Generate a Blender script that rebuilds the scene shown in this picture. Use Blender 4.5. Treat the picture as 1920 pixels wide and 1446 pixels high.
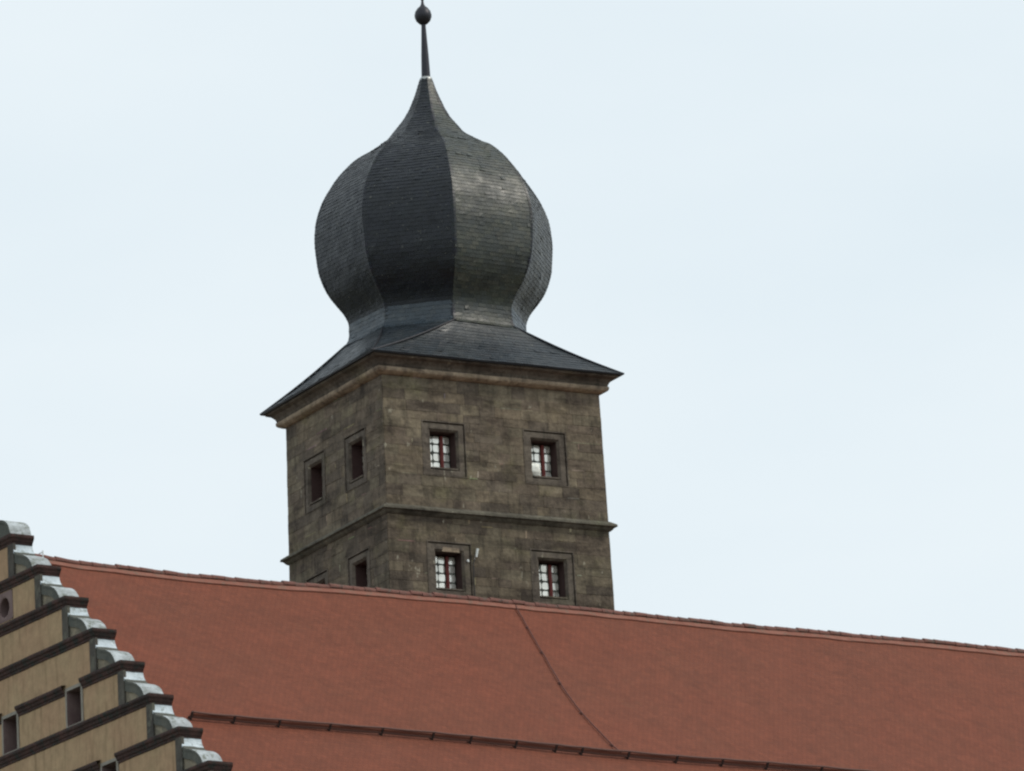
import bpy, math, random
from mathutils import Vector, Matrix
from mathutils import noise as mnoise
random.seed(7)
R = math.radians
scene = bpy.context.scene
for o in list(bpy.data.objects):
    bpy.data.objects.remove(o, do_unlink=True)

# ------------------------------------------------------------------ camera
cd = bpy.data.cameras.new('camera'); cam = bpy.data.objects.new('camera', cd)
scene.collection.objects.link(cam)
cd.sensor_width = 36.0; cd.lens = 13000 / 1920 * 36.0
cd.clip_start = 1.0; cd.clip_end = 8000
cam.matrix_world = (Matrix.Translation((0, 0, 1.6)) @ Matrix.Rotation(math.pi/2 + .26808, 4, 'X')
                    @ Matrix.Rotation(-.05009, 4, 'Z'))
scene.camera = cam
scene.render.resolution_x = 1024; scene.render.resolution_y = 771

# ------------------------------------------------------------------ light
SUN_EL, SUN_AZ = R(47), R(82)          # azimuth measured to the right of straight-behind-the-camera
world = bpy.data.worlds.new('World'); scene.world = world; world.use_nodes = True
nt = world.node_tree; nt.nodes.clear()
wo = nt.nodes.new('ShaderNodeOutputWorld'); bg = nt.nodes.new('ShaderNodeBackground')
sky = nt.nodes.new('ShaderNodeTexSky'); sky.sky_type = 'NISHITA'; sky.sun_disc = False
sky.sun_elevation = SUN_EL; sky.sun_rotation = math.pi - SUN_AZ; sky.air_density = 1.0; sky.dust_density = 3.0
tc = nt.nodes.new('ShaderNodeTexCoord'); mp = nt.nodes.new('ShaderNodeMapping'); mp.inputs['Scale'].default_value = (2.4, 2.4, 6)
nz = nt.nodes.new('ShaderNodeTexNoise'); nz.inputs['Scale'].default_value = 2.2; nz.inputs['Detail'].default_value = 5
cr = nt.nodes.new('ShaderNodeValToRGB')
cr.color_ramp.elements[0].position = .3; cr.color_ramp.elements[0].color = (7.75, 8.80, 9.42, 1)
cr.color_ramp.elements[1].position = .7; cr.color_ramp.elements[1].color = (8.85, 9.62, 10.0, 1)
mx = nt.nodes.new('ShaderNodeMix'); mx.data_type = 'RGBA'; mx.inputs[0].default_value = .93
nt.links.new(tc.outputs['Generated'], mp.inputs['Vector']); nt.links.new(mp.outputs[0], nz.inputs['Vector'])
nt.links.new(nz.outputs['Fac'], cr.inputs[0])
nt.links.new(sky.outputs[0], mx.inputs[6]); nt.links.new(cr.outputs[0], mx.inputs[7])
nt.links.new(mx.outputs[2], bg.inputs['Color']); bg.inputs['Strength'].default_value = .1
nt.links.new(bg.outputs[0], wo.inputs['Surface'])
sd = bpy.data.lights.new('sun', 'SUN'); so = bpy.data.objects.new('sun', sd); scene.collection.objects.link(so)
sd.energy = 1.65; sd.angle = R(14); sd.color = (1, .93, .82)
sdir = Vector((math.sin(SUN_AZ)*math.cos(SUN_EL), -math.cos(SUN_AZ)*math.cos(SUN_EL), math.sin(SUN_EL)))
so.rotation_euler = sdir.to_track_quat('Z', 'Y').to_euler()
scene.view_settings.view_transform = 'Standard'; scene.view_settings.look = 'None'
scene.cycles.pixel_filter_type = 'BLACKMAN_HARRIS'; scene.cycles.filter_width = 2.3
scene.view_settings.exposure = 0; scene.view_settings.gamma = 1

# ------------------------------------------------------------------ materials
def mat(name, base, rough=.8, metal=0, spec=.5):
    m = bpy.data.materials.new(name); m.use_nodes = True
    b = m.node_tree.nodes['Principled BSDF']
    b.inputs['Base Color'].default_value = (*base, 1); b.inputs['Roughness'].default_value = rough
    b.inputs['Metallic'].default_value = metal; b.inputs['Specular IOR Level'].default_value = spec
    return m, m.node_tree, b
def N(t, k, **kw):
    n = t.nodes.new(k)
    for a, v in kw.items():
        if a in n.inputs: n.inputs[a].default_value = v
        else: setattr(n, a, v)
    return n
def noise_col(t, vec, scale, c0, c1, p0=.35, p1=.65, detail=4, rough=.6):
    n = N(t, 'ShaderNodeTexNoise'); n.inputs['Scale'].default_value = scale
    n.inputs['Detail'].default_value = detail; n.inputs['Roughness'].default_value = rough
    if vec is not None: t.links.new(vec, n.inputs['Vector'])
    r = N(t, 'ShaderNodeValToRGB')
    r.color_ramp.elements[0].position = p0; r.color_ramp.elements[0].color = (*c0, 1)
    r.color_ramp.elements[1].position = p1; r.color_ramp.elements[1].color = (*c1, 1)
    t.links.new(n.outputs['Fac'], r.inputs[0]); return r.outputs[0]
def mixc(t, a, b, fac=.5, mode='MIX'):
    m = N(t, 'ShaderNodeMix'); m.data_type = 'RGBA'; m.blend_type = mode
    for s, v in ((0, fac), (6, a), (7, b)):
        if hasattr(v, 'links'): t.links.new(v, m.inputs[s])
        else: m.inputs[s].default_value = v if s == 0 else (*v, 1)
    return m.outputs[2]
def objvec(t, sc=(1, 1, 1)):
    c = N(t, 'ShaderNodeTexCoord'); m = N(t, 'ShaderNodeMapping'); m.inputs['Scale'].default_value = sc
    t.links.new(c.outputs['Object'], m.inputs['Vector']); return m.outputs[0]
def bump(t, b, height, dist, strength=1):
    n = N(t, 'ShaderNodeBump'); n.inputs['Distance'].default_value = dist; n.inputs['Strength'].default_value = strength
    t.links.new(height, n.inputs['Height']); t.links.new(n.outputs[0], b.inputs['Normal'])
def tint(t):
    a = N(t, 'ShaderNodeAttribute'); a.attribute_name = 'tint'; return a.outputs['Color']

def stone_material(name, use_tint=True, base=(.2, .17, .115), k=1.0):
    m, t, b = mat(name, base, .9, spec=.25)
    v = objvec(t)
    mott = noise_col(t, objvec(t, (.8, .8, 1.5)), 1.5, (.62, .60, .60), (1.22, 1.22, 1.2), .34, .66, 7, .68)
    patch_ = noise_col(t, objvec(t, (.55, .55, 2.6)), 1.15, (.52, .50, .50), (1, 1, 1), .36, .47, 4, .6)
    mott = mixc(t, mott, patch_, .75, 'MULTIPLY')
    fine = noise_col(t, v, 7, (.72, .72, .74), (1.25, 1.24, 1.2), .3, .7, 5, .7)
    src = tint(t) if use_tint else None
    c = mixc(t, src if use_tint else base, mott, 1, 'MULTIPLY'); c = mixc(t, c, fine, 1, 'MULTIPLY')
    v2 = objvec(t, (3.2, 3.2, .8))     # dark soot runs and a little green growth
    soot = noise_col(t, v2, .9, (.36, .36, .37), (1, 1, 1), .36, .50, 5, .7)
    c = mixc(t, c, soot, .62, 'MULTIPLY')
    gm = noise_col(t, objvec(t, (1, 1, 1.3)), .8, (0, 0, 0), (1, 1, 1), .56, .7, 4)
    c = mixc(t, c, mixc(t, c, (.92, .96, .84), 1, 'MULTIPLY'), gm)
    lm = noise_col(t, objvec(t, (2.4, 2.4, 1.2)), 1.6, (0, 0, 0), (.8, .8, .8), .68, .73, 3)
    c = mixc(t, c, (.33, .30, .23), lm)
    t.links.new(c, b.inputs['Base Color'])
    n = N(t, 'ShaderNodeTexNoise'); n.inputs['Scale'].default_value = 9; n.inputs['Detail'].default_value = 6
    t.links.new(v, n.inputs['Vector']); bump(t, b, n.outputs['Fac'], .03, .8)
    return m
M = {}
M['stone'] = stone_material('sandstone blocks')
M['mortar'] = stone_material('mortar', False, (.185, .155, .112))
M['dressed'] = stone_material('dressed sandstone', False, (.135, .113, .092))
M['cornice'] = stone_material('cornice sandstone', False, (.36, .285, .21))
M['string'] = stone_material('weathered string course', False, (.13, .12, .095))

def slate(name, c, lich, rough=.42):
    m, t, b = mat(name, c, rough, spec=.42)
    v = objvec(t)
    cc = mixc(t, tint(t), noise_col(t, v, 1.3, (.7, .72, .75), (1.25, 1.22, 1.15), .3, .7, 5), 1, 'MULTIPLY')
    lm = noise_col(t, v, .55, (0, 0, 0), (1, 1, 1), .42, .66, 6, .7)
    cc = mixc(t, cc, lich, mixc(t, (0, 0, 0), lm, .3))
    sp = noise_col(t, v, 9, (0, 0, 0), (.5, .5, .5), .68, .74, 2)
    cc = mixc(t, cc, (.22, .22, .18), sp)
    t.links.new(cc, b.inputs['Base Color'])
    n = N(t, 'ShaderNodeTexNoise'); n.inputs['Scale'].default_value = 14; n.inputs['Detail'].default_value = 4
    t.links.new(v, n.inputs['Vector']); bump(t, b, n.outputs['Fac'], .012, .6)
    r = noise_col(t, v, 2.4, (.36, .36, .36), (.56, .56, .56), .3, .7, 4); t.links.new(r, b.inputs['Roughness'])
    return m
M['slate'] = slate('dome slates', (.03, .034, .04), (.020, .023, .027))
M['skirt'] = slate('eaves slates', (.03, .036, .045), (.05, .056, .052))
M['lead'] = mat('lead sheet', (.035, .035, .042), .45, .6)[0]
M['copper'] = mat('pale zinc collar', (.42, .43, .42), .4, .4)[0]
M['red'] = mat('red paint', (.17, .022, .016), .55)[0]
M['reveal'] = mat('dark brown lining', (.058, .030, .027), .9)[0]  # one dark brown all through the window reveal
M['dark'] = mat('dark window lead', (.07, .075, .06), .6)[0]
M['steel'] = mat('dark steel', (.05, .045, .045), .5, .4)[0]
M['whitepaint'] = mat('white paint', (.7, .72, .7), .6)[0]
M['cloth'] = mat('white cloth', (.85, .85, .78), .9)[0]
m, t, b = mat('old window glass', (.78, .76, .69), .18, .55)
gv = noise_col(t, objvec(t), 2.5, (.80, .77, .68), (1, .97, .88), .35, .65, 3); t.links.new(gv, b.inputs['Base Color'])
M['glass'] = m

def plaster():
    m, t, b = mat('tan plaster', (.3, .25, .16), .92, spec=.2)
    v = objvec(t)
    c = noise_col(t, v, .55, (.40, .265, .165), (.41, .295, .18), .38, .62, 5, .6)
    c = mixc(t, c, noise_col(t, v, 3.2, (.82, .82, .8), (1.12, 1.12, 1.1), .3, .7, 6, .65), 1, 'MULTIPLY')
    st = noise_col(t, objvec(t, (4, 4, .5)), 1.0, (.5, .5, .46), (1, 1, 1), .3, .50, 6)
    c = mixc(t, c, st, .6, 'MULTIPLY'); t.links.new(c, b.inputs['Base Color'])
    n = N(t, 'ShaderNodeTexNoise'); n.inputs['Scale'].default_value = 12; n.inputs['Detail'].default_value = 6
    t.links.new(v, n.inputs['Vector']); bump(t, b, n.outputs['Fac'], .015, .7)
    return m
M['plaster'] = plaster()
def blotch(name, a, bb, rough=.85, sc=1.6, bd=.02, lich=None):
    m, t, b = mat(name, a, rough, spec=.3); v = objvec(t)
    c = noise_col(t, v, sc, a, bb, .33, .67, 6, .65)
    if lich: c = mixc(t, c, lich, noise_col(t, v, sc*1.7, (0, 0, 0), (1, 1, 1), .52, .62, 5, .7))
    t.links.new(c, b.inputs['Base Color'])
    n = N(t, 'ShaderNodeTexNoise'); n.inputs['Scale'].default_value = 10; n.inputs['Detail'].default_value = 6
    t.links.new(v, n.inputs['Vector']); bump(t, b, n.outputs['Fac'], bd, .8)
    return m
M['brownstone'] = blotch('brown painted moulding', (.024, .017, .015), (.078, .038, .032), .8, 1.9, .03, (.026, .028, .024))
M['greystone'] = blotch('grey gable stone', (.14, .13, .10), (.26, .22, .16), .9, 1.5, .03, (.28, .24, .17))
M['coping'] = blotch('pale scroll coping', (.27, .29, .29), (.50, .54, .56), .85, 2.6, .05, (.19, .205, .18))
M['palecoping'] = blotch('white scroll neck', (.44, .51, .55), (.70, .77, .82), .75, 2.2, .03, (.34, .38, .38))
M['mauve'] = blotch('mauve stone jamb', (.15, .10, .095), (.21, .15, .14), .85, 2, .01)
M['interior'] = mat('dark interior', (.012, .010, .010), .9)[0]

def rooftile():
    m, t, b = mat('red clay tiles', (.25, .09, .06), .85, spec=.25)
    uv = N(t, 'ShaderNodeUVMap'); uv.uv_map = 'UVMap'
    br = N(t, 'ShaderNodeTexBrick'); br.offset = .5
    br.inputs['Scale'].default_value = 1; br.inputs['Brick Width'].default_value = .18; br.inputs['Row Height'].default_value = .16
    br.inputs['Mortar Size'].default_value = .008; br.inputs['Mortar Smooth'].default_value = .4; br.inputs['Bias'].default_value = 0
    br.inputs['Color1'].default_value = (.198, .061, .034, 1); br.inputs['Color2'].default_value = (.168, .053, .030, 1)
    br.inputs['Mortar'].default_value = (.12, .038, .026, 1)
    t.links.new(uv.outputs[0], br.inputs['Vector'])
    v = objvec(t)
    c = mixc(t, br.outputs['Color'], noise_col(t, v, .35, (.93, .98, .99), (1.04, .99, .98), .3, .7, 6, .6), 1, 'MULTIPLY')
    c = mixc(t, c, noise_col(t, v, 2.6, (.86, .88, .9), (1.1, 1.1, 1.1), .3, .7, 5, .7), 1, 'MULTIPLY')
    st = noise_col(t, objvec(t, (.8, .8, .8)), 1.0, (.93, .93, .93), (1.04, 1.04, 1.04), .35, .6, 4)
    c = mixc(t, c, st, .8, 'MULTIPLY')
    moss = noise_col(t, v, .9, (0, 0, 0), (.25, .25, .25), .6, .75, 6, .7)
    c = mixc(t, c, (.15, .075, .042), moss)
    dk = noise_col(t, v, 6, (0, 0, 0), (.5, .5, .5), .69, .76, 3)
    c = mixc(t, c, (.12, .05, .04), dk)
    t.links.new(c, b.inputs['Base Color'])
    # each course of tiles tips up towards its lower edge
    sp = N(t, 'ShaderNodeSeparateXYZ'); t.links.new(uv.outputs[0], sp.inputs[0])
    md = N(t, 'ShaderNodeMath', operation='MODULO'); md.inputs[1].default_value = .16; t.links.new(sp.outputs['Y'], md.inputs[0])
    dv = N(t, 'ShaderNodeMath', operation='MULTIPLY'); dv.inputs[1].default_value = -.10; t.links.new(md.outputs[0], dv.inputs[0])
    n = N(t, 'ShaderNodeTexNoise'); n.inputs['Scale'].default_value = 3; n.inputs['Detail'].default_value = 6
    t.links.new(v, n.inputs['Vector'])
    n2 = N(t, 'ShaderNodeMath', operation='MULTIPLY'); n2.inputs[1].default_value = .014; t.links.new(n.outputs['Fac'], n2.inputs[0])
    ad = N(t, 'ShaderNodeMath', operation='ADD'); t.links.new(dv.outputs[0], ad.inputs[0]); t.links.new(n2.outputs[0], ad.inputs[1])
    fa = N(t, 'ShaderNodeMath', operation='MULTIPLY_ADD'); fa.inputs[1].default_value = -.01
    t.links.new(br.outputs['Fac'], fa.inputs[0]); t.links.new(ad.outputs[0], fa.inputs[2])
    bump(t, b, fa.outputs[0], 1.0, .55)
    return m
M['tile'] = rooftile()
M['ridge'] = blotch('red ridge tiles', (.215, .082, .056), (.27, .118, .085), .85, 2.5, .02, (.19, .11, .08))
M['ridgetop'] = blotch('weathered ridge tiles', (.14, .062, .05), (.21, .095, .075), .85, 3, .02, (.12, .085, .07))
M['verge'] = mat('mortar bedding', (.17, .085, .065), .95)[0]
M['cable'] = mat('rusty cable', (.115, .043, .032), .8)[0]
M['rim'] = blotch('dark scroll rim', (.075, .08, .072), (.12, .12, .10), .9, 2.5, .02)
M['grass'] = blotch('pale gravel and dry grass', (.13, .13, .10), (.19, .18, .14), 1, .05, .1)

# ------------------------------------------------------------------ mesh helpers
class MB:
    def __init__(s): s.v = []; s.f = []; s.c = []; s.uv = []; s.mi = []
    def face(s, pts, col=(1, 1, 1), uv=None, mi=0):
        i = len(s.v); s.v += [tuple(p) for p in pts]; s.f.append(list(range(i, i+len(pts))))
        s.c.append(col); s.uv.append(uv); s.mi.append(mi)
    def box(s, a, b, col=(1, 1, 1), mi=0, T=None):
        x0, y0, z0 = a; x1, y1, z1 = b
        p = [(x0,y0,z0),(x1,y0,z0),(x1,y1,z0),(x0,y1,z0),(x0,y0,z1),(x1,y0,z1),(x1,y1,z1),(x0,y1,z1)]
        if T: p = [T(*q) for q in p]
        for q in ((0,3,2,1),(4,5,6,7),(0,1,5,4),(1,2,6,5),(2,3,7,6),(3,0,4,7)): s.face([p[k] for k in q], col, None, mi)
    def tube(s, path, r, n=8, col=(1, 1, 1), cap=True):
        rs = r if isinstance(r, (list, tuple)) else [r]*len(path)
        rings = []
        for k, p in enumerate(path):
            p = Vector(p); d = (Vector(path[min(k+1, len(path)-1)]) - Vector(path[max(k-1, 0)])).normalized()
            u = d.cross(Vector((0, 0, 1)) if abs(d.z) < .9 else Vector((1, 0, 0))).normalized(); w = d.cross(u)
            rings.append([p + (u*math.cos(a) + w*math.sin(a))*rs[k] for a in [2*math.pi*j/n for j in range(n)]])
        for k in range(len(rings)-1):
            for j in range(n): s.face([rings[k][j], rings[k][(j+1) % n], rings[k+1][(j+1) % n], rings[k+1][j]], col)
        if cap: s.face(rings[0][::-1], col); s.face(rings[-1], col)
    def build(s, name, mats, parent=None, smooth=False, weld=True):
        me = bpy.data.meshes.new(name); me.from_pydata(s.v, [], s.f)
        for m in (mats if isinstance(mats, list) else [mats]): me.materials.append(m)
        ca = me.color_attributes.new('tint', 'FLOAT_COLOR', 'CORNER'); uvl = me.uv_layers.new(name='UVMap')
        li = 0
        for k, f in enumerate(s.f):
            me.polygons[k].material_index = s.mi[k]
            for j in range(len(f)):
                ca.data[li].color = (*s.c[k], 1)
                if s.uv[k]: uvl.data[li].uv = s.uv[k][j]
                li += 1
        import bmesh
        bm = bmesh.new(); bm.from_mesh(me)
        if weld: bmesh.ops.remove_doubles(bm, verts=bm.verts, dist=1e-4)
        bmesh.ops.recalc_face_normals(bm, faces=bm.faces) if weld else None
        bm.to_mesh(me); bm.free()
        if smooth:
            for p in me.polygons: p.use_smooth = True
        o = bpy.data.objects.new(name, me); scene.collection.objects.link(o)
        if parent: o.parent = parent
        return o
def thing(name, label, cat, loc, rz=0, group=None):
    o = bpy.data.objects.new(name, None); scene.collection.objects.link(o)
    o.empty_display_size = 2; o.location = loc; o.rotation_euler = (0, 0, rz); o['label'] = label; o['category'] = cat
    if group: o['group'] = group
    return o
def tag(o, label, cat): o['label'] = label; o['category'] = cat; return o

GZ = 28.0                                             # height of the castle hilltop
# ------------------------------------------------------------------ ground
g = MB(); xs = [-3000, -1500, -800, -400, -250, -160, -100, -60, -30, 0, 30, 60, 100, 160, 250, 400, 800, 1500, 3000]
ys = [-2500, -1000, -300, -100, -40, 0, 30, 60, 80, 100, 120, 140, 160, 180, 200, 230, 260, 300, 360, 450, 600, 900, 1500, 3000]
def hz(x, y):
    d = math.hypot((x)/1.6, y-260)
    k = max(0, min(1, (210-d)/135)); k = k*k*(3-2*k)
    return GZ*k + (mnoise.noise(Vector((x*.02, y*.02, 0)))*1.2*(1 if abs(x)+abs(y) > 60 else 0) if k < 1 else 0)
for i in range(len(xs)-1):
    for j in range(len(ys)-1):
        g.face([(x, y, hz(x, y)) for x, y in ((xs[i], ys[j]), (xs[i+1], ys[j]), (xs[i+1], ys[j+1]), (xs[i], ys[j+1]))])
gr = g.build('ground', M['grass'], None, True); gr['kind'] = 'structure'

# ------------------------------------------------------------------ tower
W, D, BAT = 8.0, 7.033, .01351
ZS = 54.637 + 1.6                                     # world height of the string course
tower = thing('slate_domed_tower', 'square brown sandstone tower with dark slate onion dome rising behind the red roof', 'tower',
              (-2.325, 217.718, GZ), .50008)
zo = ZS - GZ
def TB(x, y, z):
    k = BAT*z
    return (x*(1-2*k/W), y*(1-2*k/D), z+zo)
def fr(side, s, out, z):                              # point on a tower face, s measured from one corner
    if side == 0: return TB(-W/2+s, -D/2-out, z)      # right hand face in the photograph
    if side == 1: return TB(-W/2-out, -D/2+s, z)      # left hand face
    if side == 2: return TB(W/2-s, D/2+out, z)
    return TB(W/2+out, D/2-s, z)
FL = [W, D, W, D]
uA, uw, vA, vw = 1.355, 1.590, 1.259, 1.554
z1t, z1b, z2t = 3.008, 1.181, -.972
FH = z1t - z1b
def openings(side):
    r = []
    if side > 1: return r
    a, w, L = (uA, uw, W) if side == 0 else (vA, vw, D)
    for zt in (z1t, z2t):
        for s0 in (a, L-a-w): r.append((s0, s0+w, zt-FH, zt))
    return r
ZB, ZT = -6.0, 4.6
# mortar core
core = MB()
for side in range(4):
    op = openings(side); L = FL[side]
    ss = sorted({0, L} | {v for o in op for v in (o[0]+.02, o[1]-.02)}); zz = sorted({ZB, ZT} | {v for o in op for v in (o[2]+.02, o[3]-.02)})
    zz = [-zo-2] + zz
    for i in range(len(ss)-1):
        for j in range(len(zz)-1):
            sm, zm = (ss[i]+ss[i+1])/2, (zz[j]+zz[j+1])/2
            if any(o[0] < sm < o[1] and o[2] < zm < o[3] for o in op): continue
            core.face([fr(side, a, .004, b) for a, b in ((ss[i], zz[j]), (ss[i+1], zz[j]), (ss[i+1], zz[j+1]), (ss[i], zz[j+1]))])
core.build('wall', M['mortar'], tower)
# individual ashlar blocks
PAL = [(.11, .09, .072), (.13, .105, .082), (.225, .180, .125), (.205, .165, .118), (.175, .138, .105), (.24, .20, .14), (.195, .168, .118), (.21, .165, .125), (.155, .128, .10), (.215, .182, .128), (.205, .168, .12)]
rng = random.Random(11)
def subtract(iv, cuts):
    out = [iv]
    for c0, c1 in cuts:
        n = []
        for a, b in out:
            if c1 <= a or c0 >= b: n.append((a, b))
            else:
                if c0-a > .03: n.append((a, c0))
                if b-c1 > .03: n.append((c1, b))
        out = n
    return out
bl = MB()
courses = []; z = ZB
while z < ZT-.05:
    h = rng.uniform(.27, .44)
    if z < 0 < z+h+.12: h = -z if -z > .2 else h
    if z+h > ZT-.2: h = ZT-z
    courses.append((z, z+h)); z += h
for side in range(4):
    L = FL[side]
    for (a, b) in courses:
        s = 0
        while s < L:
            w = rng.uniform(.45, 1.15)
            if L-(s+w) < .35: w = L-s
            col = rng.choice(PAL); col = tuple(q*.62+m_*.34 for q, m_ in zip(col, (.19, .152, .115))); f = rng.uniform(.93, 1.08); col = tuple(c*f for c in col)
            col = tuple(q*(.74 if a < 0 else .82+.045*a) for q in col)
            pr = rng.uniform(.008, .018)
            for (za, zb) in subtract((a, b), []):
                cuts = [(o[0]+.01, o[1]-.01) for o in openings(side) if o[2]+.01 < zb-.005 and o[3]-.01 > za+.005]
                zc = [(za, zb)]
                # split vertically where a surround edge falls inside the course
                for o in openings(side):
                    for e in (o[2]+.01, o[3]-.01):
                        nz = []
                        for q in zc:
                            if q[0]+.02 < e < q[1]-.02 and o[0] < s+w and o[1] > s: nz += [(q[0], e), (e, q[1])]
                            else: nz.append(q)
                        zc = nz
                for (qa, qb) in zc:
                    mid = (qa+qb)/2
                    cc = [(o[0]+.01, o[1]-.01) for o in openings(side) if o[2]+.01 < mid < o[3]-.01]
                    for (x0, x1) in subtract((s, s+w), cc):
                        j = .0025; c = .008
                        l0 = 0 if x0 < 1e-6 else j; l1 = 0 if x1 > L-1e-6 else j
                        jj = [rng.uniform(-.004, .004) for _ in range(4)]
                        A = [(x0+l0, qa+j), (x1-l1, qa+j), (x1-l1, qb-j), (x0+l0, qb-j)]
                        Bq = [(x0+l0+(c if l0 else 0), qa+j+c), (x1-l1-(c if l1 else 0), qa+j+c), (x1-l1-(c if l1 else 0), qb-j-c), (x0+l0+(c if l0 else 0), qb-j-c)]
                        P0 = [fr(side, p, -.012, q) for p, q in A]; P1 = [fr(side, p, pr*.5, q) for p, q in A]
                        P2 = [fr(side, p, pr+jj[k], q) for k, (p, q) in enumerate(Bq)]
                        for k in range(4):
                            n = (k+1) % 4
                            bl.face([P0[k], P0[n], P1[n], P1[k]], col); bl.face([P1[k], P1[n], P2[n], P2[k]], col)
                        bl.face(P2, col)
                        if x0 > .01 and rng.random() < .055:      # pale lime pointing smeared down a joint
                            hh_ = (qb-qa)*rng.uniform(.5, 1); zc_ = qa+rng.uniform(0, qb-qa-hh_); ww = rng.uniform(.015, .04)
                            bl.face([fr(side, x0-ww, pr+.006, zc_), fr(side, x0+ww*.6, pr+.006, zc_+.02), fr(side, x0+ww, pr+.006, zc_+hh_), fr(side, x0-ww*.7, pr+.006, zc_+hh_-.015)],
                                    tuple(q*rng.uniform(.8, 1.2) for q in (.34, .29, .21)))
                        if rng.random() < .07:                   # and along a bed joint
                            l_ = (x1-x0)*rng.uniform(.3, .9); xa = x0+rng.uniform(0, x1-x0-l_)
                            bl.face([fr(side, xa, pr+.006, qa-.015), fr(side, xa+l_, pr+.006, qa-.008), fr(side, xa+l_*.9, pr+.006, qa+.018), fr(side, xa+.04, pr+.006, qa+.014)],
                                    tuple(q*rng.uniform(.7, 1.1) for q in (.30, .25, .18)))
            s += w
bl.build('stone_facing', M['stone'], tower, False, True)

def ring_loft(profile, name, m, parent, hx=W/2, hy=D/2, f=TB, col=(1, 1, 1)):
    b_ = MB()
    for (o0, za), (o1, zb) in zip(profile[:-1], profile[1:]):
        def cr_(o, z): return [(-hx-o, -hy-o), (hx+o, -hy-o), (hx+o, hy+o), (-hx-o, hy+o)], z
        A, _ = cr_(o0, za); Bc, _ = cr_(o1, zb)
        nseg = 14
        for k in range(4):
            n = (k+1) % 4
            for q in range(nseg):
                t0, t1 = q/nseg, (q+1)/nseg
                def L(P, t_, z_):
                    x = P[k][0]*(1-t_)+P[n][0]*t_; y = P[k][1]*(1-t_)+P[n][1]*t_
                    w = mnoise.noise(Vector((x*.9, y*.9, z_*.5+k)))*.012
                    return f(x, y, z_ + w)
                b_.face([L(A, t0, za), L(A, t1, za), L(Bc, t1, zb), L(Bc, t0, zb)], col)
    return b_.build(name, m, parent)
ring_loft([(-.02, .16), (.05, .13), (.215, .02), (.226, -.05), (.15, -.075), (.10, -.14), (.04, -.19), (-.02, -.2)], 'string_course', M['string'], tower)
ring_loft([(-.02, 4.40), (.10, 4.42), (.20, 4.47), (.24, 4.50), (.262, 4.55), (.262, 4.62), (.20, 4.63)], 'cornice', M['cornice'], tower)
ring_loft([(.20, 4.625), (.225, 4.63), (.27, 4.74), (.37, 4.84), (.50, 4.89), (.53, 4.93), (.53, 4.97), (.2, 4.97)], 'cornice_crown', M['dressed'], tower)

# slate laying: every slate is its own lifted quad
def slates(b_, P, uvlen, wtop, wbot, rows, tile, lift, palette, rg, base_col):
    pass
SP = [(.006, .009, .015), (.008, .011, .018), (.005, .008, .012), (.009, .012, .018), (.007, .010, .014)]
OP = [(.047, .053, .045), (.057, .063, .050), (.038, .045, .041), (.052, .059, .054), (.066, .069, .056)]  # olive slates; sunlit brightness of the right facet is put into this colour
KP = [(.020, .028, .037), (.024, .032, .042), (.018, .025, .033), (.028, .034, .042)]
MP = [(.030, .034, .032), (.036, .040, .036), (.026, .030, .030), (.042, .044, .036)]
NP = [(.056, .074, .092), (.062, .080, .098), (.052, .068, .084), (.066, .080, .092)]
def lay_patch(b_, corner, n_rows, tile, lift, rg, pal=SP, neck=0):
    """corner(t, s): point and outward normal; t 0..1 from bottom to top, s 0..1 across; width(t) gives metres"""
    for r in range(n_rows):
        t0, t1 = r/n_rows, (r+1)/n_rows
        t1o = min(1, t1 + .25/n_rows)
        wd = (corner(t0, 1)[0]-corner(t0, 0)[0]).length
        nt_ = max(1, round(wd/tile)); off = .5 if (r % 2 and nt_ > 1) else 0
        edges = [0] + [min(1, (k+off)/nt_ + rg.uniform(-.12, .12)/nt_) for k in range(1 if not off else 0, nt_+1) if 0 < (k+off)/nt_ < .999] + [1]
        edges = sorted(edges)
        for a, c in zip(edges[:-1], edges[1:]):
            if c-a < .02/max(wd, .1): continue
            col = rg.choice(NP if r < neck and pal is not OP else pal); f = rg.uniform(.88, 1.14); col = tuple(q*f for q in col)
            la, lc = lift*rg.uniform(.7, 1.4), lift*rg.uniform(.7, 1.4)
            if rg.random() < .09: la *= rg.uniform(.3, 2.6)
            if rg.random() < .05: lc *= rg.uniform(.5, 2.2)
            g_ = .0015/max(wd, .1)
            p0, n0 = corner(t0, a+g_); p1, n1 = corner(t0, c-g_); p2, n2 = corner(t1o, c-g_); p3, n3 = corner(t1o, a+g_)
            dz = rg.uniform(-.008, .008)
            dn = (p3-p0).normalized()*dz
            q0, q1 = p0+n0*la+dn, p1+n1*lc+dn; q2, q3 = p2+n2*.002, p3+n3*.002
            b_.face([q0, q1, q2, q3], col)
            b_.face([p0-n0*.005, p1-n1*.005, q1, q0], tuple(k*.8 for k in col))
            b_.face([q1, p1-n1*.005, q2], col); b_.face([p0-n0*.005, q0, q3], col)

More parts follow.
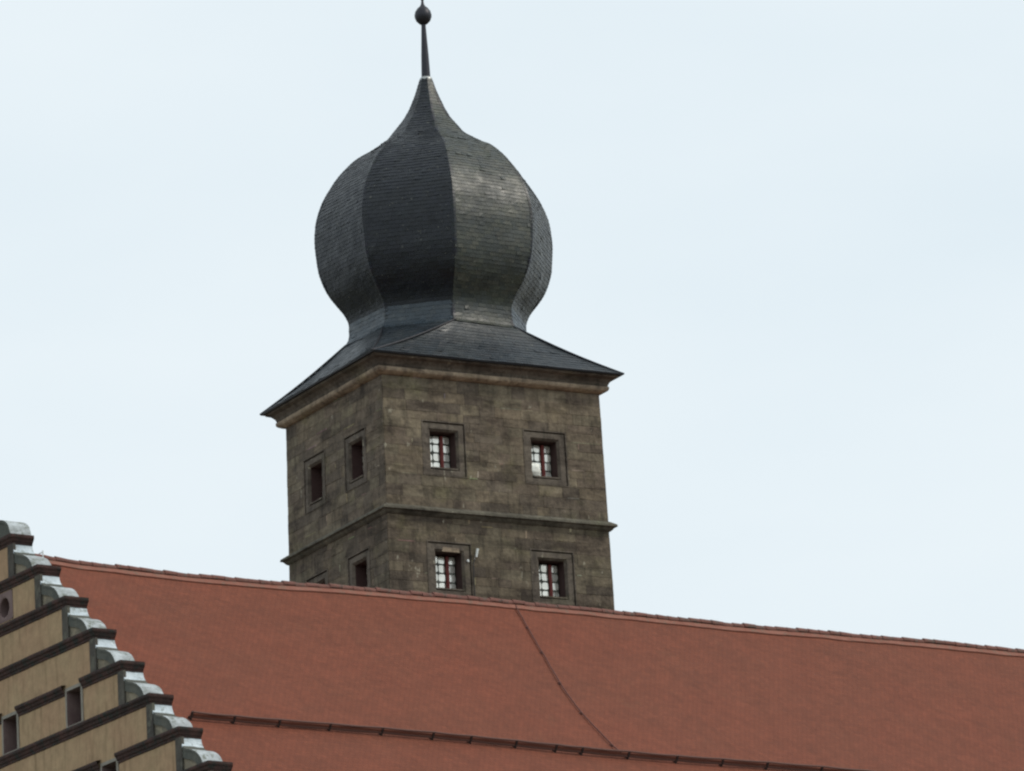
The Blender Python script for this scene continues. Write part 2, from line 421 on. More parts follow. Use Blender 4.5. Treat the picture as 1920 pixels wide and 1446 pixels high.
# octagonal bulb: (height above string, corner radius)
PROF = [(6.60, 3.12), (6.68, 3.03), (6.80, 2.96), (7.0, 2.93), (7.29, 2.925), (7.38, 2.94), (7.48, 2.97), (7.70, 3.09), (7.94, 3.28), (8.20, 3.48), (8.45, 3.63), (8.71, 3.74), (8.96, 3.82), (9.2, 3.87), (9.58, 3.91),
        (10.0, 3.94), (10.33, 3.93), (10.75, 3.88), (11.15, 3.77), (11.55, 3.60), (11.89, 3.40), (12.15, 3.23), (12.40, 3.04), (12.68, 2.78), (12.91, 2.53), (13.05, 2.33), (13.17, 2.10), (13.42, 1.71),
        (13.65, 1.39), (13.92, 1.17), (14.18, .95), (14.44, .76), (14.70, .61), (14.94, .50), (15.3, .35), (15.6, .25), (15.77, .20)]
def crom(P, n):
    out = []
    for i in range(len(P)-1):
        p0, p1, p2, p3 = P[max(i-1, 0)], P[i], P[i+1], P[min(i+2, len(P)-1)]
        for k in range(n):
            t_ = k/n
            out.append(tuple(.5*((2*p1[q]) + (-p0[q]+p2[q])*t_ + (2*p0[q]-5*p1[q]+4*p2[q]-p3[q])*t_*t_ + (-p0[q]+3*p1[q]-3*p2[q]+p3[q])*t_**3) for q in (0, 1)))
    return out + [P[-1]]
PF = crom(PROF, 4)
AL = [0]
for a, c in zip(PF[:-1], PF[1:]): AL.append(AL[-1] + math.hypot(a[0]-c[0], a[1]-c[1]))
TOT = AL[-1]
def prof(t_):
    L = t_*TOT
    for i in range(len(AL)-1):
        if AL[i+1] >= L or i == len(AL)-2:
            k = (L-AL[i])/max(1e-9, AL[i+1]-AL[i]); k = min(1, k)
            z_ = PF[i][0]*(1-k)+PF[i+1][0]*k; r_ = PF[i][1]*(1-k)+PF[i+1][1]*k
            return z_, r_, (PF[i+1][0]-PF[i][0])/(AL[i+1]-AL[i]), (PF[i+1][1]-PF[i][1])/(AL[i+1]-AL[i])
OROT = 4.6
dome_b = MB(); rg = random.Random(3)
under = MB()
for k in range(8):
    a0, a1 = R(22.5+45*k+OROT), R(67.5+45*k+OROT)
    d0 = Vector((math.cos(a0), math.sin(a0), 0)); d1 = Vector((math.cos(a1), math.sin(a1), 0)); dm = (d0+d1).normalized()
    def corner(t_, s_):
        z_, r_, tz, tr = prof(t_)
        p = (d0*(1-s_)+d1*s_)*r_; p.z = z_+zo
        w = .026*mnoise.noise(Vector((p.x*1.1, p.y*1.1, p.z*1.1)))+.010*mnoise.noise(Vector((p.x*3.1, p.y*3.1, p.z*4.1)))
        n = (dm*tz - Vector((0, 0, 1))*tr*.924).normalized()
        return p+n*w, n
    lay_patch(dome_b, corner, 80, .22, .013, rg, OP if k == 5 else (MP if k == 6 else SP), 6)  # sun-facing facets take the lighter palettes, their lit tone painted in
    for i in range(len(PF)-1):
        P = []
        for (z_, r_), dd in ((PF[i], d0), (PF[i], d1), (PF[i+1], d1), (PF[i+1], d0)):
            q = dd*(r_-.03); q.z = z_+zo; P.append(q)
        under.face(P, (.02, .022, .026))
dome = under.build('onion_dome', M['slate'], tower)
dome_b.build('slate_covering', M['slate'], dome, False, False)
# slates folded over each arris
hip = MB()
for k in range(8):
    a0 = R(22.5+45*k+OROT); dd = Vector((math.cos(a0), math.sin(a0), 0)); tt = Vector((-dd.y, dd.x, 0))
    n_ = 90
    for i in range(n_):
        t0, t1 = i/n_, (i+1)/n_
        z0, r0, tz, tr = prof(t0); z1, r1, _, _ = prof(min(1, t1+.002))
        w0 = min(.075, r0*.3)*rg.uniform(.9, 1.1); w1 = min(.075, r1*.3)
        up = .018*rg.uniform(.8, 1.3)
        n = (dd*tz - Vector((0, 0, 1))*tr)
        p0 = dd*r0 + Vector((0, 0, z0+zo)); p1 = dd*r1 + Vector((0, 0, z1+zo))
        col = tuple(q*rg.uniform(.75, 1.3) for q in rg.choice(SP))
        for sg in (-1, 1):
            hip.face([p0+n*up, p0+tt*sg*w0-dd*w0*.41+n*up*.7, p1+tt*sg*w1-dd*w1*.41+n*.006, p1+n*.01], col)
hip.build('hip_slates', M['slate'], dome, False, False)

# broached skirt roof from the square eaves to the octagon
hx, hy, ze, ov = W/2, D/2, 4.992, .645
def sc(x, y): v_ = Vector(TB(x, y, ze)); return v_
SQ = [sc(hx+ov, -hy-ov), sc(hx+ov, hy+ov), sc(-hx-ov, hy+ov), sc(-hx-ov, -hy-ov)]   # corners
def octp(k, z_=6.64, r_=3.07):
    a = R(22.5+45*k+OROT); return Vector((math.cos(a)*r_, math.sin(a)*r_, z_+zo))
sk = MB(); skb = MB()
def patch(bl_, br_, tr_, tl_, rows):
    nrm = (br_-bl_).cross(tl_-bl_).normalized()
    if (br_-bl_).length < .01: nrm = (tr_-bl_).cross(tl_-bl_).normalized()
    if nrm.z < 0: nrm = -nrm
    def corner(t_, s_):
        p = (bl_*(1-s_)+br_*s_)*(1-t_) + (tl_*(1-s_)+tr_*s_)*t_
        sag = -.10*math.sin(math.pi*t_)
        p = p + nrm*(sag + .02*mnoise.noise(p*.8))
        return p, nrm
    lay_patch(sk, corner, rows, .3, .013, rg, KP)
    for i in range(10):
        P = [corner(a, b_)[0]-nrm*.03 for a, b_ in ((i/10, 0), (i/10, 1), ((i+1)/10, 1), ((i+1)/10, 0))]
        skb.face(P, (.02, .022, .026))
patch(SQ[0], SQ[1], octp(0), octp(7), 14)            # far right
patch(SQ[1], SQ[2], octp(2), octp(1), 14)            # back
patch(SQ[2], SQ[3], octp(4), octp(3), 14)            # left
patch(SQ[3], SQ[0], octp(6), octp(5), 14)            # right (front)
for c_, k in ((1, 0), (2, 2), (3, 4), (0, 6)):
    e = (octp(k+1)-octp(k))*.002
    patch(SQ[c_]-e, SQ[c_]+e, octp(k+1), octp(k), 14)
skirt = skb.build('skirt_roof', M['skirt'], tower)
sk.build('slate_covering', M['skirt'], skirt, False, False)
# eaves edge under the slates
ring_loft([(.50, 4.955), (.63, 4.955), (.64, 4.985), (.50, 5.02)], 'eaves_board', M['lead'], tower)
# cover strips on the four hips
for c_, k in ((3, 5), (3, 4), (0, 6), (0, 7), (1, 0), (1, 1), (2, 2), (2, 3)):
    pth = []
    for i in range(9):
        t_ = i/8; pth.append(SQ[c_].lerp(octp(k), t_) + Vector((0, 0, -.07*math.sin(math.pi*t_))))
    hs = MB(); hs.tube(pth, .03, 5); hs.build('hip_flashing', M['lead'], skirt)

# finial
fin = MB(); cx = [(0, 0)]
def lathe(b_, prof_, n=20, x=0, y=0):
    for (r0, z0), (r1, z1) in zip(prof_[:-1], prof_[1:]):
        for j in range(n):
            a, c = 2*math.pi*j/n, 2*math.pi*(j+1)/n
            b_.face([(x+r0*math.cos(a), y+r0*math.sin(a), z0+zo), (x+r0*math.cos(c), y+r0*math.sin(c), z0+zo),
                     (x+r1*math.cos(c), y+r1*math.sin(c), z1+zo), (x+r1*math.cos(a), y+r1*math.sin(a), z1+zo)])
lathe(fin, [(.15, 15.78), (.145, 16.0), (.125, 16.6), (.1, 17.1), (.075, 17.65), (.07, 17.75)])
finial = fin.build('finial', M['lead'], tower, True)
b_ = MB(); lathe(b_, [(.07, 17.66), (.14, 17.70), (.235, 17.80), (.28, 17.92), (.285, 18.0), (.255, 18.12), (.18, 18.23), (.09, 18.31), (.055, 18.38), (.035, 18.50)], 28)
b_.build('ball', M['lead'], finial, True)
b_ = MB(); lathe(b_, [(.21, 15.70), (.215, 15.78), (.17, 15.83), (.15, 15.84)], 20); b_.build('collar', M['copper'], finial, True)
b_ = MB(); lathe(b_, [(.035, 18.48), (.05, 18.54), (.05, 18.6), (.03, 18.66), (.022, 19.6), (.0, 19.75)], 12); b_.build('tip_rod', M['lead'], finial, True)

# tower windows
def make_window(side, s0, s1, zb, zt, low, kind):
    w_ = s1-s0
    iw = .33*w_/1.59
    a, c, d, e = s0+iw, s1-iw, zb+.25, zt-.325        # clear opening
    mb = MB()
    rings = [(s0, s1, zb, zt, -.012), (s0, s1, zb, zt, .03), (s0+.035, s1-.035, zb+.035, zt-.035, .035), (s0+.04, s1-.04, zb+.04, zt-.04, -.05), (s0+.043, s1-.075, zb+.043, zt-.08, -.05),
             (s0+.05, s1-.08, zb+.05, zt-.085, .006), (a-.07, c+.07, d-.05, e+.07, .01), (a, c, d, e, -.07), (a, c, d, e, -.09)]
    for r0, r1 in zip(rings[:-1], rings[1:]):
        A = [(r0[0], r0[2]), (r0[1], r0[2]), (r0[1], r0[3]), (r0[0], r0[3])]; Bq = [(r1[0], r1[2]), (r1[1], r1[2]), (r1[1], r1[3]), (r1[0], r1[3])]
        for k in range(4):
            n = (k+1) % 4
            mb.face([fr(side, A[k][0], r0[4], A[k][1]), fr(side, A[n][0], r0[4], A[n][1]), fr(side, Bq[n][0], r1[4], Bq[n][1]), fr(side, Bq[k][0], r1[4], Bq[k][1])])
    win = mb.build('window', M['dressed'], tower)
    def bx(m_, p, q, o0, o1, r0, r1):
        P = [fr(side, x, o, z_) for x, o, z_ in ((p, o0, r0), (q, o0, r0), (q, o1, r0), (p, o1, r0), (p, o0, r1), (q, o0, r1), (q, o1, r1), (p, o1, r1))]
        for f_ in ((0,3,2,1),(4,5,6,7),(0,1,5,4),(1,2,6,5),(2,3,7,6),(3,0,4,7)): m_.face([P[j] for j in f_])
    dp = -.44
    lin = MB()
    for P, Q in (((a, d), (c, d)), ((c, d), (c, e)), ((c, e), (a, e)), ((a, e), (a, d))):
        lin.face([fr(side, P[0], -.09, P[1]), fr(side, Q[0], -.09, Q[1]), fr(side, Q[0], -.62, Q[1]), fr(side, P[0], -.62, P[1])])
    lin.build('reveal', M['reveal'], win)
    wd = c-a
    # sill stone
    sm = MB(); bx(sm, a+.001, c-.001, dp-.1, .004, d+.001, d+.05); sm.build('sill', M['dressed'], win)
    fm = MB()
    
    m0 = a+wd*.60
    bx(fm, m0-.012, m0+.085, dp-.05, dp+.055, d+.05, e-.05); bx(fm, m0+.018, m0+.057, dp+.055, dp+.075, d+.05, e-.05)
    fm.build('frame', M['red'], win)
    lm_ = MB(); bx(lm_, a+.035, c-.03, dp-.045, dp-.035, d+.05, e-.05); lm_.build('leading', M['dark'], win)
    pm = MB(); rw = random.Random(int(s0*100)+side*7+int(zt*10)+50)
    nrow = 4; pitch = (e-.02-d-.07)/nrow
    cols = [(a+.05, a+.05+.22), (m0-.045-.215, m0-.03), (m0+.075+.025, c-.035)]
    for ci, (x0, x1) in enumerate(cols):
        for r_ in range(nrow):
            z0 = d+.07+r_*pitch+.024; z1 = z0+pitch-.048
            xm, zm = (x0+x1)/2+rw.uniform(-.006, .006), (z0+z1)/2; hw, hh = (x1-x0)/2, (z1-z0)/2
            tx, tz = rw.uniform(-.012, .012), rw.uniform(-.012, .012)
            pts = []
            for q in range(20):
                an = 2*math.pi*q/20; cc, ss_ = math.cos(an), math.sin(an); e_ = .55
                px = math.copysign(abs(cc)**e_, cc); pz = math.copysign(abs(ss_)**e_, ss_)
                pts.append(fr(side, xm+px*hw, dp-.022+px*tx+pz*tz, zm+pz*hh))
            cen = fr(side, xm, dp-.016, zm)
            for q in range(20): pm.face([cen, pts[q], pts[(q+1) % 20]])
    pm.build('panes', M['glass'], win, True)
    return win
LBL = {}
for side in (0, 1):
    for i, o in enumerate(openings(side)):
        make_window(side, o[0], o[1], o[2], o[3], i > 1, i)

# white cloth in the upper right window, and white bracket with conduit on the wall
TM = Matrix.Translation((-2.325, 217.718, GZ)) @ Matrix.Rotation(.50008, 4, 'Z')
def crumple(name, c, sx, sy, sz, m, seed):
    b_ = MB(); n, k = 18, 12
    def P(i, j):
        th, ph = math.pi*i/k, 2*math.pi*j/n
        v_ = Vector((math.sin(th)*math.cos(ph)*sx, math.sin(th)*math.sin(ph)*sy, math.cos(th)*sz))
        w = 1+.45*mnoise.noise(v_*9+Vector((seed, 0, 0)))
        return v_*w
    for i in range(k):
        for j in range(n): b_.face([P(i, j), P(i+1, j), P(i+1, (j+1) % n), P(i, (j+1) % n)])
    return b_.build(name, m, None, True)
clo = crumple('cloth_bundle', None, .21, .13, .24, M['cloth'], 4.2)
clo.location = TM @ Vector(fr(0, 5.46, -.10, 1.69)); clo.rotation_euler = (.1, -.2, .5)
tag(clo, 'crumpled white cloth stuffed into the upper right window of the stone tower', 'cloth')
lt = MB()                                              # pale replacement lintel over the lower left window
P = [(1.90, -1.30), (2.52, -1.30), (2.50, -1.17), (1.93, -1.15)]
lt.face([fr(0, p, .016, q) for p, q in P]); 
for k in range(4):
    lt.face([fr(0, P[k][0], .016, P[k][1]), fr(0, P[(k+1) % 4][0], .016, P[(k+1) % 4][1]), fr(0, P[(k+1) % 4][0], -.02, P[(k+1) % 4][1]), fr(0, P[k][0], -.02, P[k][1])])
lt.build('lintel_patch', M['cornice'], tower)
br = MB()
def W_(s, o, z_): return fr(0, s, o, z_)
br.tube([W_(3.03, .0, -1.5), W_(3.05, .13, -1.42), W_(3.10, .15, -1.16)], [.02, .035, .045], 8)
brk = br.build('wall_lamp', M['whitepaint'], tower)
brk['label'] = 'small white fixture fixed beside the lower left window'
b_ = MB(); b_.tube([W_(3.05, .03, -1.45), W_(2.98, .05, -1.62), W_(2.97, .05, -2.2), W_(2.97, .05, -3.4)], .016, 6); b_.build('conduit', M['steel'], brk)
b_ = MB(); b_.tube([W_(2.78, .03, -1.52), W_(2.80, .06, -1.60)], .035, 8); b_.build('socket', M['whitepaint'], brk)

# ------------------------------------------------------------------ hall with stepped gable
ZR = 51.21 + 1.6
hall = thing('gabled_hall', 'long hall with red clay tile roof and stepped tan plaster gable with scrolls', 'building',
             (-16.005, 201.685, GZ), R(33.3))
ho = ZR - GZ
H = lambda x, a, z_: (x, -a, z_+ho)
T_ = .64; NST = 10
zk = lambda k: -.02-1.32*(k-1)
ek = lambda k: 1.64+1.58*(k-1)
# window openings in the gable: (a0, a1, z0, z1, sets)
WINS = []
for a0 in (4.58, .69, -1.75, -5.64): WINS.append((a0, a0+1.03, zk(6)+.02, zk(5)-.09))
for a0 in (6.52, 2.66, -3.69, -7.55): WINS.append((a0, a0+1.03, zk(8)+.02, zk(7)-.09))
OV = [(1.04, -2.13), (-1.04, -2.13)]
gw = MB()
def gbox(b_, a0, a1, z0, z1, x0=0., x1=T_): b_.box((x0, -a1, z0+ho), (x1, -a0, z1+ho))
for k in range(1, NST):
    e = ek(k); z1, z0 = zk(k)-.001, zk(k+1)
    A = {-e, e}; Z = {z0, z1}
    ops = [(w[0], w[1], max(w[2], z0), min(w[3], z1)) for w in WINS if w[2] < z1-.001 and w[3] > z0+.001]
    if k == 2: ops += [(c-.52, c+.52, zk(3)+.1, -1.66) for c, _ in OV]
    for o in ops: A |= {o[0], o[1]}; Z |= {o[2], o[3]}
    A, Z = sorted(A), sorted(Z)
    for i in range(len(A)-1):
        for j in range(len(Z)-1):
            am, zm = (A[i]+A[i+1])/2, (Z[j]+Z[j+1])/2
            if any(o[0] < am < o[1] and o[2] < zm < o[3] for o in ops): continue
            # outer faces only where the neighbour is open
            gbox(gw, A[i], A[i+1], Z[j], Z[j+1])
EV = ek(NST)-.3
gbox(gw, -EV, EV, -ho-1.5, zk(NST))
gable = gw.build('gable_wall', M['plaster'], hall, False, False)
# string courses that return round the wall end
def string(k, a0, a1, ends):
    z1 = zk(k); pr = [(.0, -.30), (.03, -.29), (.04, -.23), (.075, -.20), (.10, -.13), (.135, -.10), (.15, -.06), (.15, .0), (.0, .03)]
    b_ = MB()
    for (o0, q0), (o1, q1) in zip(pr[:-1], pr[1:]):
        def path(o):
            A0 = a0-(o if ends[0] else 0); A1 = a1+(o if ends[1] else 0)
            p = []
            if ends[0]: p.append((T_+.02, A0))
            n = max(2, int((a1-a0)/.7))
            p += [(-o, A0+(A1-A0)*i/n) for i in range(n+1)]
            if ends[1]: p.append((T_+.02, A1))
            return p
        P, Q = path(o0), path(o1)
        for i in range(len(P)-1):
            f = lambda pp, q: H(pp[0], pp[1], z1+q+.012*mnoise.noise(Vector((pp[1]*1.3, k*3.1, q*4))))
            b_.face([f(P[i], q0), f(P[i+1], q0), f(Q[i+1], q1), f(Q[i], q1)])
    # top bed and inner cap
    A0 = a0-(.15 if ends[0] else 0); A1 = a1+(.15 if ends[1] else 0)
    for s_ in ([1] if ends[1] else []) + ([-1] if ends[0] else []):
        e_ = a1 if s_ > 0 else a0
        b_.face([H(-.15, e_+s_*.15, z1+.001), H(T_+.02, e_+s_*.15, z1+.001), H(T_+.02, e_-s_*.25, z1+.03), H(-.15, e_-s_*.25, z1+.001)])
        b_.face([H(T_+.02, e_+s_*.15, z1), H(T_+.02, e_+s_*.15, z1-.1), H(T_+.02, e_, z1-.3), H(T_+.02, e_-s_*.05, z1-.3), H(T_+.02, e_-s_*.05, z1)])
    return b_.build('string_course', M['brownstone'], hall)
for k in range(1, NST+1):
    cuts = [(w[0], w[1]) for w in WINS if w[3] > zk(k)-.3 and w[2] < zk(k)-.3]
    for (p, q) in subtract((-ek(k), ek(k)), cuts): string(k, p, q, (p < -ek(k)+.01, q > ek(k)-.01))
# scrolls: local profile from under one string course end to the next
SCP = [(0, -.28), (.03, -.40), (.08, -.50), (.14, -.575), (.22, -.65), (.32, -.70), (.46, -.74), (.62, -.785), (.78, -.85), (.92, -.93), (1.03, -1.02), (1.11, -1.12), (1.17, -1.21), (1.20, -1.29)]
def scroll(k, sg):
    e, z0 = ek(k), zk(k)
    P = [(e+p[0], z0+p[1]) for p in SCP]; base = z0-1.31
    b_ = MB(); F = .03
    f = lambda x, p: H(x, sg*p[0], p[1])
    inner = e-.02
    poly = [(inner, base)] + [(inner, P[0][1])] + P + [(P[-1][0], base)]
    # front face (recessed field with raised rim) and back face
    rim = []
    for i, p in enumerate(P):
        q = P[min(i+1, len(P)-1)]; r_ = P[max(i-1, 0)]
        d = Vector((q[0]-r_[0], q[1]-r_[1])).normalized(); n = Vector((d.y, -d.x))
        if n.x > 0: n = -n
        nn = Vector((p[0], p[1])) + Vector((-abs(n.x), -abs(n.y)))*.27
        rim.append((max(inner, nn.x), max(base+.0, nn.y)))
    for i in range(len(P)-1):
        b_.face([f(-.01, P[i]), f(-.01, P[i+1]), f(-.01, rim[i+1]), f(-.01, rim[i])], mi=1)
        b_.face([f(-.01, rim[i]), f(-.01, rim[i+1]), f(F, rim[i+1]), f(F, rim[i])], mi=1)
        b_.face([f(F, rim[i]), f(F, rim[i+1]), f(F, (rim[i+1][0], base)), f(F, (rim[i][0], base))])
        b_.face([f(T_, P[i]), f(T_, P[i+1]), f(T_, (P[i+1][0], base)), f(T_, (P[i][0], base))])
    b_.face([f(T_, P[-1]), f(-.01, P[-1]), f(-.01, (P[-1][0], base)), f(T_, (P[-1][0], base))])
    o = b_.build('scroll', [M['greystone'], M['rim']], hall)
    c_ = MB(); rs = random.Random(k*3+(sg > 0))
    def surf(i, x):
        p = P[i]
        w = .012*mnoise.noise(Vector((x*5, p[0]*5, k)))
        return H(x, sg*(p[0]+.012+w), p[1]+.014+w)
    for i in range(len(P)-1):
        for j in range(4):
            xa, xb = -.03+(T_+.05)*j/4, -.03+(T_+.05)*(j+1)/4
            c_.face([surf(i, xa), surf(i+1, xa), surf(i+1, xb), surf(i, xb)], mi=1 if i < 3 else (2 if i < 6 else 0))
        c_.face([surf(i, -.03), surf(i+1, -.03), f(-.03, (P[i+1][0]-.02, P[i+1][1]-.04)), f(-.03, (P[i][0]-.02, P[i][1]-.04))], mi=1 if i < 3 else 2)
    c_.build('coping', [M['coping'], M['palecoping'], M['rim']], o)
for k in range(1, NST):
    for sg in (1, -1):
        scroll(k, sg)
        p_ = MB(); a0, a1 = sorted((sg*(ek(k)-.26), sg*(ek(k)+.10)))
        gbox(p_, a0, a1, zk(k+1)+.002, zk(k)-.28, -.035, .05); p_.build('pilaster', M['pil'] if 'pil' in M else M.setdefault('pil', blotch('grey pilaster stone', (.055, .05, .044), (.10, .09, .075), .9, 1.2, .03, (.12, .115, .09))), hall)
# crowning block above the top string course
cb = MB(); cc = MB(); n_ = 28
def crown(i):
    a = -1.62+3.24*i/n_; return a, max(.0, .62*(max(0, 1-abs(a/1.62)**4))**.55)
for i in range(n_):
    (a0, h0), (a1, h1) = crown(i), crown(i+1)
    cb.face([H(-.02, a0, 0), H(-.02, a1, 0), H(-.02, a1, h1), H(-.02, a0, h0)]); cb.face([H(T_, a0, 0), H(T_, a1, 0), H(T_, a1, h1), H(T_, a0, h0)])
    cc.face([H(-.05, a0, h0+.012), H(-.05, a1, h1+.012), H(T_+.03, a1, h1+.012), H(T_+.03, a0, h0+.012)])
    cc.face([H(-.05, a0, h0+.012), H(-.05, a1, h1+.012), H(-.05, a1, max(0, h1-.09)), H(-.05, a0, max(0, h0-.09))], mi=1)
crn = cb.build('crown_block', M['rim'], hall); cc.build('coping', [M['coping'], M['rim']], crn)
# gable windows
for (a0, a1, z0, z1) in WINS:
    b_ = MB(); x1 = T_-.02
    fo = .10
    O = [(a0, z0), (a1, z0), (a1, z1), (a0, z1)]; I = [(a0+fo, z0+.06), (a1-fo, z0+.06), (a1-fo, z1-.10), (a0+fo, z1-.10)]
    seq = [(O, 0.02), (O, -.03), (I, -.035), (I, .45)]
    for (P, xa), (Q, xb) in zip(seq[:-1], seq[1:]):
        for k in range(4):
            n = (k+1) % 4
            b_.face([H(xa, *P[k]), H(xa, *P[n]), H(xb, *Q[n]), H(xb, *Q[k])], mi=1 if P is I else 0)
    w = b_.build('window', [M['jamb'] if 'jamb' in M else M.setdefault('jamb', blotch('pale window frame stone', (.20, .19, .16), (.30, .27, .23), .9, 2, .02)), M['mauve']], hall)
    b_ = MB(); b_.face([H(.44, *p) for p in I]); b_.build('pane', M['interior'], w)
    b_ = MB(); am = (a0+a1)/2; gbox(b_, am-.03, am+.03, I[0][1], I[2][1], .38, .43); b_.build('mullion', M['red'], w)
for (ca, cz_) in OV:
    b_ = MB(); n = 28; zt_, zb_ = -1.66, zk(3)+.1
    def sq(an):
        c_, s_ = math.cos(an), math.sin(an); m_ = max(abs(c_)/.52, abs(s_)/((zt_-zb_)/2)); return ca+c_/m_, (zt_+zb_)/2+s_/m_
    def el(an, r): return ca+math.cos(an)*.29*r, cz_+math.sin(an)*.30*r
    for i in range(n):
        p, q = 2*math.pi*i/n, 2*math.pi*(i+1)/n
        b_.face([H(-.01, *sq(p)), H(-.01, *sq(q)), H(-.02, *el(q, 1.18)), H(-.02, *el(p, 1.18))])
        b_.face([H(-.02, *el(p, 1.18)), H(-.02, *el(q, 1.18)), H(.0, *el(q, 1)), H(.0, *el(p, 1))])
        b_.face([H(.0, *el(p, 1)), H(.0, *el(q, 1)), H(.4, *el(q, 1)), H(.4, *el(p, 1))])
    w = b_.build('round_window', M['mauve'], hall)
    b_ = MB(); b_.face([H(.38, *el(2*math.pi*i/n, 1)) for i in range(n)]); b_.build('pane', M['interior'], w)

# roof slopes
BET = R(42); LEN = 62.0; DS = 17.6
SAG = [(-5, .2), (1.4, .20), (3.3, .29), (7, .33), (8.8, .31), (13.6, .19), (18, .13), (22, .11), (27, .12), (31, .06), (35.4, 0), (200, 0)]
def sag(u):
    for (u0, s0), (u1, s1) in zip(SAG[:-1], SAG[1:]):
        if u <= u1:
            k = (u-u0)/(u1-u0); k = k*k*(3-2*k); return s0+(s1-s0)*k
    return 0
def RF(u, d, n=0, sg=1):                               # u along ridge, d down the slope, n above the tiles
    a = d*math.cos(BET)+n*math.sin(BET); z_ = -d*math.sin(BET)+n*math.cos(BET) - sag(u)*max(0, 1-d/9.5)
    return H(u, sg*a, z_)
for sg in (1, -1):
    b_ = MB(); nu, nd = 62, 22
    x0 = T_ if sg > 0 else T_
    def wob(u, d): return .02*mnoise.noise(Vector((u*.22, d*.3, 3*sg)))+.006*mnoise.noise(Vector((u*.9, d*.9, 3*sg)))
    for i in range(nu):
        for j in range(nd):
            u0, u1 = x0+(LEN-x0)*i/nu, x0+(LEN-x0)*(i+1)/nu; d0, d1 = DS*j/nd, DS*(j+1)/nd
            q = [(u0, d0), (u1, d0), (u1, d1), (u0, d1)]
            b_.face([RF(u, d, wob(u, d)*(0 if j == 0 and d == 0 else 1), sg) for u, d in q], uv=q)
    rf = b_.build('roof', M['tile'], hall, True)
    if sg > 0: roof = rf
# ridge tiles: overlapping half round pieces
b_ = MB(); rr = random.Random(9); u = T_+.02
while u < LEN:
    L = .42; r0, r1 = .125+rr.uniform(-.01, .01), .105; dz = rr.uniform(-.018, .018)+.03; n = 9
    for i in range(n):
        p, q = math.pi*(i/n)*1.16-.25, math.pi*((i+1)/n)*1.16-.25
        def R_(uu, an, r): return H(uu, math.cos(an)*r, math.sin(an)*r*.95+.015+dz-sag(uu))
        b_.face([R_(u, p, r0), R_(u, q, r0), R_(u+L+.05, q, r1), R_(u+L+.05, p, r1)])
        b_.face([R_(u, p, r0), R_(u, q, r0), R_(u, q, r0-.03), R_(u, p, r0-.03)])
    u += L
rt = b_.build('ridge_tiles', M['ridgetop'], roof, False)
b_ = MB(); uu = T_
while uu < LEN:                                        # uneven mortar bedding below the ridge tiles
    w = .30+.05*mnoise.noise(Vector((uu*1.1, 0, 0)))
    w2 = .30+.05*mnoise.noise(Vector(((uu+.3)*1.1, 0, 0)))
    for sg in (1, -1):
        b_.face([RF(uu, .06, .06, sg), RF(uu+.3, .06, .06, sg), RF(uu+.3, w2, .045, sg), RF(uu, w, .045, sg)])
        b_.face([RF(uu, w, .045, sg), RF(uu+.3, w2, .045, sg), RF(uu+.3, w2, -.02, sg), RF(uu, w, -.02, sg)])
    uu += .3
b_.build('ridge_bedding', M['ridge'], roof)
# side walls, far gable and back
b_ = MB(); ae = DS*math.cos(BET)-.5; zeav = -DS*math.sin(BET)+.35
b_.box((T_+.002, -ae, -ho*0-1.5), (LEN-.3, ae, zeav+ho-.1))
b_.face([H(LEN-.3, -ae, zeav-.1), H(LEN-.3, ae, zeav-.1), H(LEN-.3, 0, -.1)])
b_.build('wall', M['plaster'], hall)
b_ = MB()
for sg in (1, -1):
    pth = [RF(T_+.1+i*(LEN-.2)/20, DS+.05, -.05, sg) for i in range(21)]; b_.tube(pth, .08, 8)
b_.build('gutter', M['lead'], hall)
# snow guard
GU = [2.49, 3.92, 5.46, 7.21, 9.03, 10.81, 12.13, 13.72, 15.13, 16.06, 17.73, 19.5, 21.2, 22.89, 24.94, 26.6, 28.3, 30.1, 32, 34, 36]
gd = lambda u: 9.98+.05*math.sin(u*.45)-(.012*max(0, u-20))
b_ = MB()
def rail(h, r, s): 
    pth = []
    for i in range(len(GU)-1):
        for q in range(4):
            uu = GU[i]+(GU[i+1]-GU[i])*q/4; pth.append(RF(uu, gd(uu)+.0, .035+h-.015*math.sin(math.pi*q/4)+s*mnoise.noise(Vector((uu*.7, h*9, 0)))))
    b_.tube(pth, r, 6)
rail(.21, .034, .01); rail(.05, .038, .008)
guard = b_.build('snow_guard', M['guard'] if 'guard' in M else M.setdefault('guard', mat('weathered red steel', (.115, .055, .043), .8, 0)[0]), hall)
b_ = MB(); uu = GU[0]
while uu < GU[-1]-.1:                                  # perforated strip between the rails
    b_.face([RF(uu, gd(uu)+.01, .06), RF(uu+.2, gd(uu+.2)+.01, .06), RF(uu+.2, gd(uu+.2)+.01, .19), RF(uu, gd(uu)+.01, .19)])
    b_.face([RF(uu, gd(uu)-.0, .06), RF(uu+.2, gd(uu+.2)-.0, .06), RF(uu+.2, gd(uu+.2)-.0, .19), RF(uu, gd(uu)-.0, .19)]); uu += .2
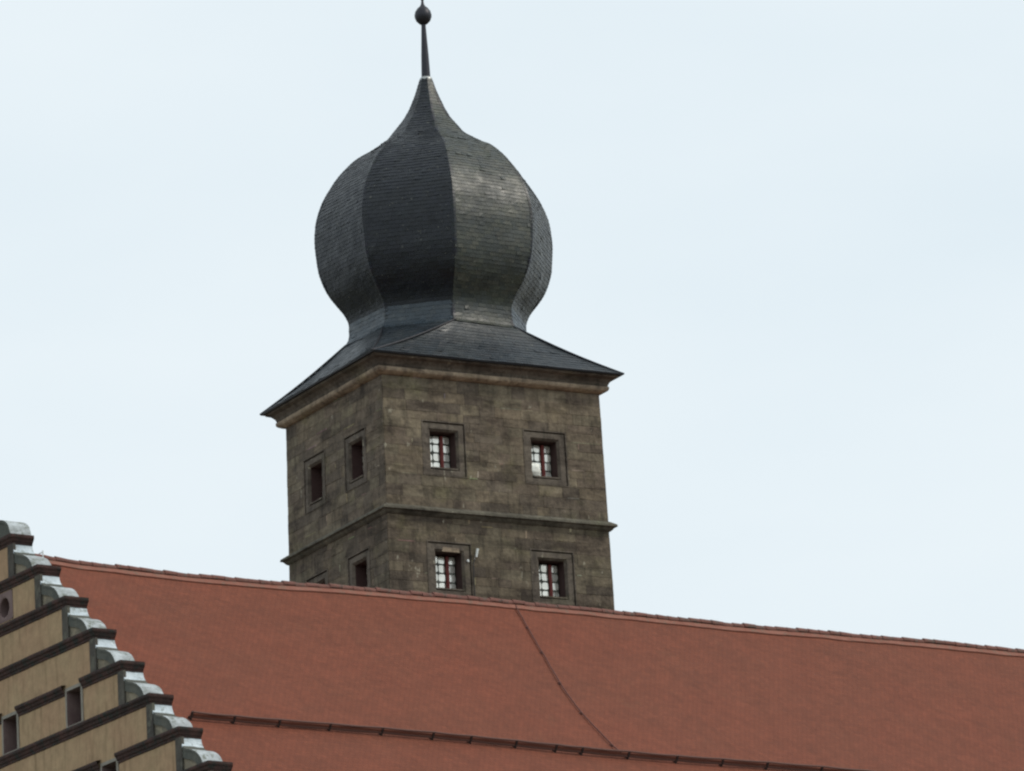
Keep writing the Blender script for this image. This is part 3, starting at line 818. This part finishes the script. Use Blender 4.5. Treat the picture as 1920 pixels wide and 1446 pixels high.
b_.build('guard_strip', blotch('red brown guard strip', (.15, .062, .045), (.18, .074, .052), .85, 2, .01), guard)
for i, uu in enumerate(GU):
    b_ = MB(); d = gd(uu); w = .028
    P = [(d+.05, .0), (d+.03, .26), (d-.03, .26), (d-.04, .10), (d-.12, .02), (d-.12, .0), (d+.05, -.02)]
    L_ = [RF(uu-w, *p) for p in P]; R__ = [RF(uu+w, *p) for p in P]
    for k in range(len(P)):
        n = (k+1) % len(P); b_.face([L_[k], L_[n], R__[n], R__[k]])
    b_.face(L_); b_.face(R__[::-1])
    b_.build('bracket', M['steel'], guard)
# lightning conductor lying down the slope
CP = [(18.80, .1), (18.68, .56), (18.41, 1.88), (18.14, 3.27), (17.97, 4.14), (17.68, 5.64), (17.52, 7.04), (17.50, 8.0), (17.52, 8.43), (17.57, 9.45), (17.70, 9.94)]
b_ = MB(); pth = crom([(p[0], p[1]) for p in CP], 5)
b_.tube([RF(p[0]+.02*mnoise.noise(Vector((0, p[1]*1.5, 0))), p[1], .055) for p in pth], .021, 6)
cb_ = b_.build('conductor_cable', M['cable'], hall)
for q in (1.6, 3.3, 5.35, 7.3, 9.2):
    b_ = MB(); i = min(range(len(pth)), key=lambda j: abs(pth[j][1]-q)); u0, d0 = pth[i][:2]
    P = [RF(u0-.045, d0-.05, .0), RF(u0+.045, d0-.05, .0), RF(u0+.045, d0+.07, .0), RF(u0-.045, d0+.07, .0)]
    Q = [RF(u0-.02, d0-.02, .075), RF(u0+.02, d0-.02, .075), RF(u0+.02, d0+.04, .075), RF(u0-.02, d0+.04, .075)]
    for k in range(4): b_.face([P[k], P[(k+1) % 4], Q[(k+1) % 4], Q[k]])
    b_.face(Q)
    b_.build('clip', M['cable'], cb_)
# pale rod holder behind the gable top
b_ = MB(); b_.tube([H(T_+.1, 2.15, -1.95), H(T_+.1, 2.15, -.56)], .02, 6); b_.tube([H(T_+.1, 2.13, -.60), H(T_+.1, 1.9, -.60)], .015, 6)
b_.build('rod_holder', M['whitepaint'], hall)
